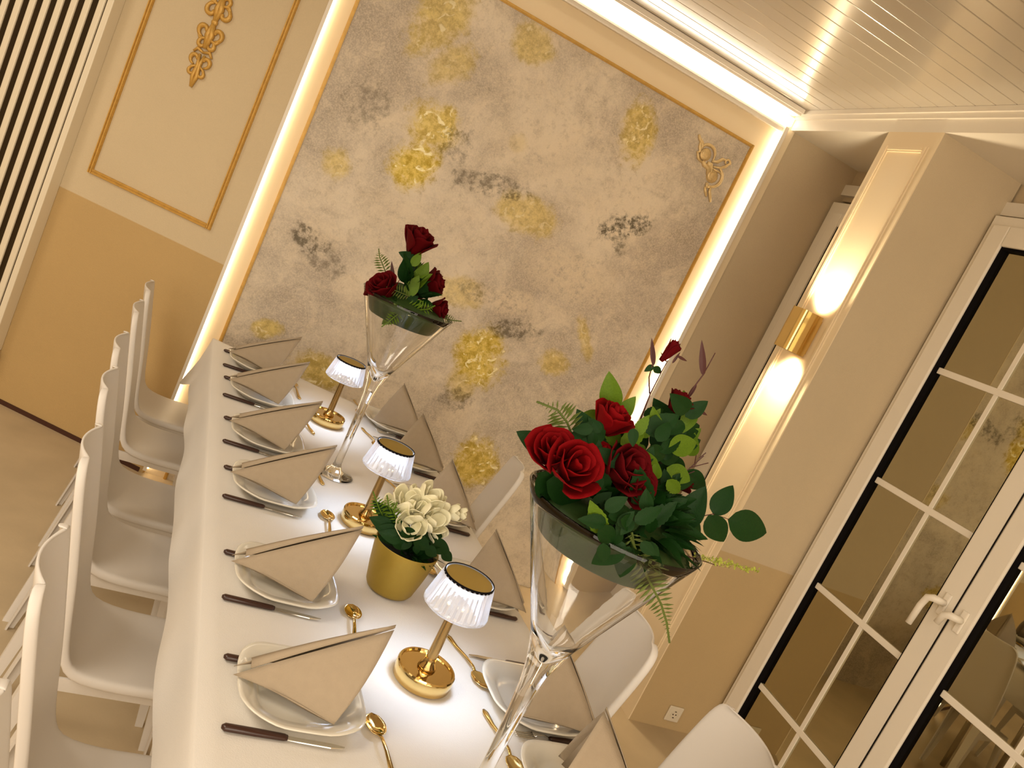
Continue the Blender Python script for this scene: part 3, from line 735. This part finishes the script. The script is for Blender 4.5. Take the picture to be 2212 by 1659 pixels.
def fern(parent, pts, W, m, name='fern_frond', n=18, w0=.3, flat=False):
    """frond along world points with paired leaflets"""
    b = bmesh.new(); P = [Vector(p) for p in pts]
    tube(P, [.0016]*len(P), 5, b)
    def pos(f):
        x = f*(len(P)-1); i = min(int(x), len(P)-2); return P[i].lerp(P[i+1], x-i), (P[i+1]-P[i]).normalized()
    for k in range(n):
        f = (k+.5)/n; p, t_ = pos(f); view = (CAM-p).normalized(); sd = t_.cross(view).normalized()
        w_ = W*(w0+(1-w0)*sin(pi*min(1, f*1.1+.05)))*(1-.75*f*f)
        for s in (1, -1):
            e = p + sd*s*w_ + t_*w_*.35; mid = (p+e)/2 + t_*w_*.14 + view*.002; mid2 = (p+e)/2 - t_*w_*.10 + view*.002
            q_ = [b.verts.new(v) for v in (p, mid, e, mid2)]; b.faces.new(q_)
    return world_part(name, b, m, parent, solid=.0006)
def twig(parent, pts, r_, m=None, name='twig'):
    P = [Vector(p) for p in pts]; return world_part(name, tube(P, [r_*(1-.5*i/max(1, len(P)-1)) for i in range(len(P))], 6), m or M_STEM, parent, smooth=True)

# ================================================================ VASES
def vase_parts(t, R=.156, H=.635):
    out = [(0, .0), (.066, .0), (.069, .003), (.060, .007), (.036, .012), (.020, .022), (.0135, .04), (.012, .08), (.0125, .16), (.0145, .24), (.0185, .30), (.025, .34), (.034, .372), (.042, .395)]
    n = 12
    for k in range(1, n+1):
        f = k/n; out.append((.042+(R-.042)*f, .395+(H-.395)*f))
    inn = [(R-.0018, H+.0015), (R-.0036, H)]
    for k in range(n-1, -1, -1):
        f = k/n; inn.append((.042+(R-.042)*f-.0036-.004*(1-f), .395+(H-.395)*f+.002))
    inn += [(.020, .378), (.008, .360), (0, .354)]
    o = obj('glass_body', lathe(out+inn, 72), M_GLASS, t, smooth=True)
    return o
def foam_parts(t, R=.156, H=.635, dz=.052):
    rr = lambda z: .042+(R-.042)*(z-.395)/(H-.395)-.012
    z1 = H-.014; z0 = z1-dz
    return lathe([(0, z0), (rr(z0)*.97, z0), (rr(z0), z0+.003), (rr(z1), z1), (rr(z1)*.9, z1+.014), (rr(z1)*.5, z1+.03), (0, z1+.035)], 40)

v1loc = TL(.422, 1.085, CT)
t = thing('glass_vase', 'tall clear trumpet glass vase in the foreground', 'vase', v1loc, 0, 'tall glass vases on the table'); vase_parts(t); v1 = t
v2loc = TL(.378, 2.575, CT)
v2 = dup(v1, v2loc, .7, 'tall clear trumpet glass vase further back near the mural', 'tall glass vases on the table')

# ---- near arrangement
ar = thing('rose_arrangement', 'large red rose and foliage arrangement filling the foreground vase', 'flowers', v1loc)
o = obj('foam_base', foam_parts(ar), M_FOAM, ar, smooth=True)
YA = 1.08
def A(px, py, dy=0): return at(px, py, YA+dy)
for (px, py, dy, r_, ms, ax) in ((1196, 978, -.06, .038, ROSE2, (-.5, -.5, .7)), (1238, 1008, -.10, .041, ROSE2, (-.1, -.8, .6)), (1292, 985, -.04, .026, ROSE2, (0, -.5, .8)), (1324, 905, -.02, .031, ROSE2, (.1, -.3, 1)),
                                 (1352, 1010, -.07, .040, ROSE, (.1, -.7, .6)), (1378, 1050, -.08, .030, ROSE, (.2, -.8, .3)), (1478, 1042, .04, .020, ROSE, (.7, -.3, .5)), (1470, 868, .02, .022, ROSE, (.4, 0, .9))):
    rose(ar, A(px, py, dy), r_, Vector(ax), ms)
rb = rose(ar, A(1447, 757, .0), .0175, Vector((.25, -.1, 1)), BUD, 'rose_bud', 1.35)
twig(ar, [A(1380, 915, .0), A(1405, 850, .0), A(1428, 805, 0), A(1443, 778, 0)], .0016, name='rose_stem')
for a_, b_ in (((1462, 768), (1487, 782)), ((1440, 782), (1428, 762)), ((1452, 785), (1470, 760))): leaf(ar, A(*a_), A(*b_), LEAF_P, name='sepal')
twig(ar, [A(1403, 850), A(1402, 815), A(1410, 785), A(1411, 740)], .0013)
leaf(ar, A(1412, 790), A(1408, 733), LEAF_P); leaf(ar, A(1412, 790), A(1392, 802), LEAF_D); leaf(ar, A(1412, 792), A(1430, 808), LEAF_D)
twig(ar, [A(1478, 870, .03), A(1500, 835, .03), A(1517, 812, .03), A(1530, 790, .03), A(1545, 762, .03)], .0016)
leaf(ar, A(1519, 812, .03), A(1516, 738, .03), LEAF_P); leaf(ar, A(1505, 830, .03), A(1480, 868, .03), LEAF_P); leaf(ar, A(1500, 880, .03), A(1532, 900, .03), LEAF_P)
LV = [ # base, tip, dy, mesh
 ((1322, 885), (1316, 808), .02, LEAF_L), ((1335, 905), (1372, 858), .03, LEAF_L), ((1300, 900), (1245, 905), .03, LEAF_L), ((1190, 975), (1126, 938), .0, LEAF_D), ((1285, 960), (1252, 895), -.03, LEAF_D),
 ((1395, 935), (1462, 900), -.02, LEAF_D), ((1385, 945), (1425, 885), .0, LEAF_LS), ((1340, 960), (1400, 930), -.04, LEAF_LS), ((1440, 905), (1478, 865), .03, LEAF_D), ((1470, 905), (1500, 962), .03, LEAF_N), ((1450, 930), (1420, 875), .04, LEAF_D),
 ((1430, 960), (1480, 930), .02, LEAF_D), ((1420, 985), (1470, 985), .0, LEAF_D), ((1310, 1060), (1290, 1005), -.06, LEAF_S), ((1392, 1098), (1380, 1022), -.09, LEAF_S), ((1390, 1100), (1445, 1050), -.06, LEAF_S),
 ((1180, 1040), (1262, 1075), -.02, LEAF_D), ((1165, 1020), (1215, 1085), -.01, LEAF_D), ((1300, 1150), (1278, 1090), -.12, LEAF_LS), ((1330, 1140), (1390, 1100), -.10, LEAF_S), ((1395, 1135), (1455, 1090), -.08, LEAF_S),
 ((1352, 1175), (1284, 1214), -.13, LEAF_D), ((1360, 1180), (1340, 1245), -.13, LEAF_D), ((1470, 1140), (1518, 1062), -.02, LEAF_D), ((1455, 1120), (1515, 1160), -.03, LEAF_D), ((1541, 1112), (1585, 1046), -.03, LEAF_D), ((1530, 1112), (1568, 1178), -.03, LEAF_D), ((1572, 1122), (1667, 1155), -.03, LEAF_D),
 ((1430, 1150), (1487, 1215), -.05, LEAF_N), ((1400, 1150), (1455, 1195), -.06, LEAF_N), ((1410, 1010), (1398, 980), -.05, LEAF_L), ((1415, 1035), (1418, 1000), -.05, LEAF_L), ((1490, 985), (1500, 940), .03, LEAF_L), ((1480, 975), (1465, 930), .02, LEAF_LS), ((1470, 960), (1515, 925), .03, LEAF_L),
 ((1395, 1160), (1370, 1215), -.08, LEAF_D), ((1330, 1120), (1270, 1140), -.11, LEAF_S), ((1350, 1150), (1400, 1200), -.08, LEAF_D), ((1240, 960), (1290, 930), 0, LEAF_D), ((1330, 1000), (1370, 960), -.03, LEAF_D), ((1440, 1080), (1480, 1100), -.03, LEAF_D)]
LV += [((1330+rnd.uniform(-60, 120), 1000+rnd.uniform(-90, 150)), None, rnd.uniform(-.08, .04), rnd.choice((LEAF_D, LEAF_D, LEAF_S, LEAF_D, LEAF_LS))) for _ in range(46)]
LV += [((1440+rnd.uniform(-60, 60), 940+rnd.uniform(-60, 110)), None, rnd.uniform(-.03, .06), rnd.choice((LEAF_D, LEAF_D, LEAF_S, LEAF_L))) for _ in range(26)]
LV += [((1300+rnd.uniform(-10, 110), 1110+rnd.uniform(-20, 70)), None, -.13+rnd.uniform(-.02, .02), rnd.choice((LEAF_D, LEAF_S, LEAF_D))) for _ in range(16)]
for (a_, b_, dy, ms) in LV:
    if b_ is None: an = rnd.uniform(0, 2*pi); ln = rnd.uniform(45, 75); b_ = (a_[0]+cos(an)*ln, a_[1]+sin(an)*ln*.8)
    else: b_ = (a_[0]+(b_[0]-a_[0])*1.12, a_[1]+(b_[1]-a_[1])*1.12) if ms in (LEAF_D, LEAF_S) and b_[0] < 1520 else b_
    leaf(ar, A(*a_, dy), A(*b_, dy+rnd.uniform(-.015, .015)), ms)
twig(ar, [A(1480, 1128, -.03), A(1512, 1116, -.03), A(1541, 1110, -.03), A(1575, 1122, -.03)], .0011)
cenA = TL(.425, YA, 1.43)
for k in range(150):      # dense inner foliage
    a_ = rnd.uniform(0, 2*pi); e_ = rnd.uniform(-.15, 1.15); d_ = Vector((cos(a_)*cos(e_), sin(a_)*cos(e_), sin(e_)))
    p = cenA + Vector((d_.x*.085, d_.y*.085, d_.z*.05-.02)); q = p + d_*rnd.uniform(.040, .070) + Vector((0, 0, rnd.uniform(-.01, .01)))
    leaf(ar, p, q, rnd.choice((LEAF_D, LEAF_D, LEAF_S, LEAF_N)), nrm_=Vector((rnd.uniform(-1, 1), rnd.uniform(-1, .3), 1)))
fern(ar, [A(1240, 950, -.02), A(1225, 912, -.02), A(1205, 886, -.02), A(1160, 868, -.02)], .030, M_FERN, n=14)
fern(ar, [A(1362, 1160, -.12), A(1385, 1215, -.13), A(1405, 1260, -.13), A(1428, 1305, -.13), A(1440, 1345, -.13), A(1446, 1388, -.13)], .030, M_FERN, n=24)
fern(ar, [A(1365, 1150, -.11), A(1372, 1190, -.12), A(1400, 1225, -.12), A(1440, 1240, -.12)], .024, M_FERN, n=12)
twig(ar, [A(1478, 1200, -.05), A(1520, 1212, -.05), A(1550, 1222, -.05)], .0012)
b = bmesh.new()
for k in range(240):
    f = rnd.random(); px = 1500+140*f; py = 1203+32*f+rnd.uniform(-6, 6)*(.6+.6*sin(pi*f)); p = A(px, py, -.05+rnd.uniform(-.006, .006))
    d_ = Vector((rnd.uniform(-1, 1), rnd.uniform(-1, 1), rnd.uniform(-.6, 1)))*.004
    q_ = [b.verts.new(v) for v in (p, p+d_+Vector((.0015, 0, .001)), p+d_*1.5, p+d_-Vector((.0015, 0, .001)))]; b.faces.new(q_)
o = world_part('moss_spray', b, M_MOSS, ar); o['kind'] = 'stuff'; o['label'] = 'yellow-green mossy sprig'
b = bmesh.new()
for a_, b_ in (((1480, 1020), (1520, 985)), ((1490, 1010), (1530, 1000)), ((1500, 1005), (1505, 975)), ((1470, 1030), (1500, 1018)), ((1510, 990), (1525, 978))): tube([A(*a_, .03), A(*b_, .03)], .0009, 5, b)
world_part('twig', b, M_STEM, ar)

# ---- far arrangement
ar2 = thing('rose_arrangement', 'small red rose posy with fern in the vase by the mural', 'flowers', v2loc)
obj('foam_base', foam_parts(ar2), M_FOAM, ar2, smooth=True)
YF = 2.575
def Bp(px, py, dy=0): return at(px, py, YF+dy)
for (px, py, dy, r_, ms, ax) in ((905, 520, 0, .055, ROSE, (.1, -.3, 1)), (828, 618, -.05, .050, ROSE, (-.7, -.4, .6)), (938, 612, .02, .045, ROSE, (.8, -.3, .5)), (950, 668, -.03, .036, ROSE, (.9, -.5, .2)), (900, 625, .02, .03, ROSE, (.2, -.5, .3)), (800, 628, -.02, .022, ROSE, (-.8, 0, .3))):
    rose(ar2, Bp(px, py, dy), r_, Vector(ax), ms)
twig(ar2, [Bp(885, 660), Bp(895, 610), Bp(903, 560), Bp(905, 540)], .003, M_LEAF, 'rose_stem')
for a_, b_, dy, ms in (((895, 560), (862, 545), 0, LEAF_D), ((890, 575), (910, 545), -.02, LEAF_L), ((905, 590), (925, 570), 0, LEAF_D), ((880, 600), (870, 575), 0, LEAF_D), ((850, 620), (846, 565), .0, LEAF_P), ((900, 600), (925, 650), -.03, LEAF_S),
                       ((880, 640), (905, 595), -.05, LEAF_L), ((870, 650), (850, 612), -.05, LEAF_D), ((875, 655), (905, 640), -.06, LEAF_D), ((860, 650), (830, 660), -.06, LEAF_S), ((880, 660), (925, 655), -.06, LEAF_LS), ((870, 670), (825, 700), -.08, LEAF_L)):
    leaf(ar2, Bp(*a_, dy), Bp(*b_, dy), ms)
cenB = TL(.365, YF, 1.43)
for k in range(46):
    a_ = rnd.uniform(0, 2*pi); e_ = rnd.uniform(-.1, 1.3); d_ = Vector((cos(a_)*cos(e_), sin(a_)*cos(e_), sin(e_)*1.5))
    p = cenB + Vector((d_.x*.04, d_.y*.04, d_.z*.04-.02)); leaf(ar2, p, p+d_*rnd.uniform(.045, .08), rnd.choice((LEAF_D, LEAF_D, LEAF_S, LEAF_N, LEAF_L)), nrm_=Vector((rnd.uniform(-1, 1), rnd.uniform(-1, .3), 1)))
fern(ar2, [Bp(838, 600), Bp(828, 575), Bp(820, 555), Bp(818, 537)], .030, M_FERN, n=12)
fern(ar2, [Bp(885, 640, -.06), Bp(860, 630, -.07), Bp(835, 620, -.08)], .030, M_FERN, n=10)
fern(ar2, [Bp(940, 672, -.02), Bp(960, 688, -.02), Bp(978, 692, -.02), Bp(997, 694, -.02)], .022, M_FERN, n=12)
fern(ar2, [Bp(880, 655, -.08), Bp(900, 670, -.1), Bp(925, 668, -.1), Bp(940, 660, -.1)], .035, M_LEAFL, n=12)
fern(ar2, [Bp(870, 660, -.1), Bp(858, 680, -.12), Bp(840, 695, -.13), Bp(824, 706, -.13)], .028, M_LEAFL, n=12)

# ---- potted ivory flowers
ploc = TL(.440, 1.872, CT)
pt = thing('flower_pot', 'matt gold plant pot in the middle of the table', 'plant pot', ploc)
obj('pot_body', lathe([(0, .001), (.050, .001), (.060, .006), (.066, .016), (.076, .060), (.084, .105), (.088, .136), (.0875, .138), (.0855, .137), (.082, .105), (.060, .02), (0, .015)], 48), M_GOLDM, pt, smooth=True)
obj('soil', lathe([(0, .120), (.082, .118)], 32), M_SOIL, pt, smooth=True)
pf = thing('potted_flowers', 'ivory blossoms with dark leaves growing in the gold pot', 'flowers', ploc)
YPt = 1.872
def Pp(px, py, dy=0): return at(px, py, YPt+dy)
def blossom_mesh():
    b = bmesh.new()
    for k in range(8):
        inner = k >= 5; a0 = k*2*pi/5+(.6 if inner else 0) if not inner else k*2*pi/3
        R_ = .62 if inner else 1.0; top = 2.25 if inner else 1.95+.12*(k % 2); sp_ = 1.0 if inner else .78
        def fn(u, v, a0=a0, R_=R_, top=top, sp_=sp_):
            s_ = (v-.5)*2; ph = .12+u*(top-.12)*(1-.16*s_*s_*u); w_ = sp_*(sin(pi*min(1, u*.72+.16))**.6)
            rr = R_*sin(ph)*(1+.10*max(0, u-.8)/.2); a = a0+s_*w_
            return Vector((rr*cos(a), rr*sin(a), -R_*cos(ph)*1.05+.1))
        grid(9, 8, fn, b)
    return mesh_of(b, 'blossom', M_WPET)
BLO = blossom_mesh()
for px, py, dy, r_, ax in ((888, 1135, -.06, .034, (-.2, -1, .5)), (938, 1118, -.04, .036, (.5, -.8, .7)), (880, 1080, .0, .034, (-.2, -.3, 1)), (932, 1070, .02, .032, (.3, -.2, 1)), (905, 1100, -.03, .030, (0, -.6, .9)), (850, 1085, .02, .024, (-.5, 0, 1)), (945, 1150, -.02, .026, (.6, -.8, .2)), (985, 1108, .02, .020, (.9, -.3, .5)), (1002, 1110, .02, .014, (.9, -.3, .3)), (960, 1092, .04, .022, (.7, 0, .8)), (905, 1065, .05, .024, (0, .2, 1))):
    rose(pf, Pp(px, py, dy), r_, Vector(ax), BLO, 'blossom')
for a_, b_, dy, ms in (((850, 1125), (808, 1085), -.02, LEAF_S), ((845, 1140), (800, 1118), -.04, LEAF_D), ((870, 1165), (820, 1150), -.06, LEAF_D), ((860, 1150), (812, 1140), -.05, LEAF_D), ((890, 1170), (860, 1185), -.06, LEAF_D), ((920, 1180), (945, 1205), -.06, LEAF_D), ((930, 1170), (975, 1195), -.04, LEAF_D), ((900, 1175), (900, 1200), -.07, LEAF_D), ((870, 1150), (840, 1110), -.03, LEAF_S),
                       ((895, 1160), (930, 1190), -.07, LEAF_D), ((905, 1150), (960, 1160), -.03, LEAF_D), ((955, 1190), (978, 1215), -.02, LEAF_D), ((870, 1140), (900, 1180), -.06, LEAF_D), ((850, 1160), (880, 1190), -.06, LEAF_D)):
    leaf(pf, Pp(*a_, dy), Pp(*b_, dy), ms)
for k in range(34):
    a_ = rnd.uniform(0, 2*pi); e_ = rnd.uniform(.1, 1.3); d_ = Vector((cos(a_)*cos(e_), sin(a_)*cos(e_), sin(e_)))
    p = ploc + Vector((d_.x*.035, d_.y*.035, .125)); leaf(pf, p, p+d_*rnd.uniform(.05, .08), rnd.choice((LEAF_D, LEAF_N, LEAF_S)), nrm_=Vector((rnd.uniform(-1, 1), rnd.uniform(-1, .3), 1)))
fern(pf, [Pp(835, 1130, -.02), Pp(820, 1100, -.02), Pp(812, 1080, -.02), Pp(806, 1062, -.02)], .026, M_LEAFL, n=10)
fern(pf, [Pp(855, 1130, -.02), Pp(840, 1095, -.02), Pp(836, 1070, -.02)], .026, M_LEAFL, n=10)
fern(pf, [Pp(860, 1130, -.04), Pp(850, 1105, -.04), Pp(858, 1085, -.04)], .022, M_LEAFL, n=8)

# ================================================================ CHAIRS
def chair_parts(t):
    # (x, z, half width) of the one-piece shell from back top to seat front
    prof = [(-.226, .962, .095), (-.226, .958, .122), (-.223, .946, .138), (-.216, .915, .148), (-.200, .850, .153), (-.180, .770, .156), (-.158, .680, .158), (-.142, .600, .160),
            (-.128, .535, .161), (-.110, .487, .161), (-.078, .458, .160), (-.02, .445, .158), (.05, .440, .157), (.12, .442, .156), (.17, .447, .154), (.20, .445, .148), (.215, .432, .140), (.220, .410, .136)]
    P = prof; ss = [-1.03, -1.02, -1.0, -.96, -.88, -.6, -.3, 0, .3, .6, .88, .96, 1.0, 1.02, 1.03]
    fl = [1, .45, .12, 0, 0, 0, 0, 0, 0, 0, 0, 0, .12, .45, 1]
    b = bmesh.new(); V = []
    for i, (x, z, hw) in enumerate(P):
        a, c = P[max(0, i-1)], P[min(len(P)-1, i+1)]; tx, tz = c[0]-a[0], c[1]-a[1]; l = hypot(tx, tz); nx_, nz_ = tz/l, -tx/l   # underside / rear direction
        if nx_ > 0 and z > .5: nx_, nz_ = -nx_, -nz_
        if z <= .5 and nz_ > 0: nx_, nz_ = -nx_, -nz_
        row = []
        for s, f in zip(ss, fl):
            cx = .030*s*s if z > .5 else .030*s*s*max(0, (z-.44)/.06)
            cz = .010*s*s if z <= .5 and x < .15 else 0
            d = f*.022
            row.append(b.verts.new((x+cx+nx_*d, s*hw, z+cz+nz_*d)))
        V.append(row)
    for i in range(len(P)-1):
        for j in range(len(ss)-1): b.faces.new((V[i][j], V[i+1][j], V[i+1][j+1], V[i][j+1]))
    # rear turned lip along the top
    for j in range(len(ss)-1): pass
    obj('seat_shell', b, M_CHAIR, t, smooth=True, solid=.006, sub=1)
    def leg(x0, x1, s, z0, w=.045):
        b = bmesh.new()
        def ring(x, y_, z, a, c_, th=.006):   # L-shaped channel section
            return [(x, y_, z), (x+a, y_, z), (x+a, y_-s*th, z), (x+th*(1 if a > 0 else -1), y_-s*th, z), (x+th*(1 if a > 0 else -1), y_-s*c_, z), (x, y_-s*c_, z)]
        sg = 1 if x1 < 0 else -1
        R = [ring(x0, s*.160, z0, sg*w, w), ring((x0+x1)/2, s*.170, z0/2, sg*w*.75, w*.75), ring(x1, s*.183, 0, sg*w*.5, w*.5)]
        VV = [[b.verts.new(p) for p in r_] for r_ in R]
        for A_, B_ in zip(VV, VV[1:]):
            for k in range(6): b.faces.new((A_[k], A_[(k+1) % 6], B_[(k+1) % 6], B_[k]))
        b.faces.new(VV[0]); b.faces.new(VV[-1][::-1]); bmesh.ops.recalc_face_normals(b, faces=b.faces)
        obj('leg', b, M_CHAIR, t)
    for s in (1, -1):
        leg(-.145, -.235, s, .50); leg(.195, .222, s, .43)
        obj('seat_apron', box(-.13, .19, s*.156-.003, s*.156+.003, .412, .446), M_CHAIR, t)
    obj('seat_apron', box(.205, .211, -.15, .15, .395, .432), M_CHAIR, t)
leftc = [(-.150, 3.71), (-.160, 3.31), (-.170, 2.81), (-.160, 2.425), (-.145, 1.965), (-.140, 1.440), (-.140, .985)]
rightc = [(.985, 2.97), (.965, 1.81), (1.040, 1.340)]
c0 = None
nm_ = ['seventh', 'sixth', 'fifth', 'fourth', 'third', 'second', 'first']
for i, (x, y_) in enumerate(leftc):
    lab = f'white plastic chair, {nm_[i]} from the camera in the left row'
    if i == 0: lab = 'white plastic chair at the far end of the left row'
    if c0 is None: c0 = thing('plastic_chair', lab, 'chair', TL(x, y_, FZ), TA, 'white chairs along the left of the table'); chair_parts(c0)
    else: dup(c0, TL(x, y_, FZ), TA+rnd.uniform(-.03, .03), lab)
for (x, y_), lab in zip(rightc, ('white plastic chair by the mural end on the window side', 'white plastic chair in front of the lit pillar', 'white plastic chair beside the wall socket and glazed door')):
    dup(c0, TL(x, y_, FZ), TA+pi-(.25 if y_ > 1.5 else .08), lab, 'white chairs on the window side of the table')
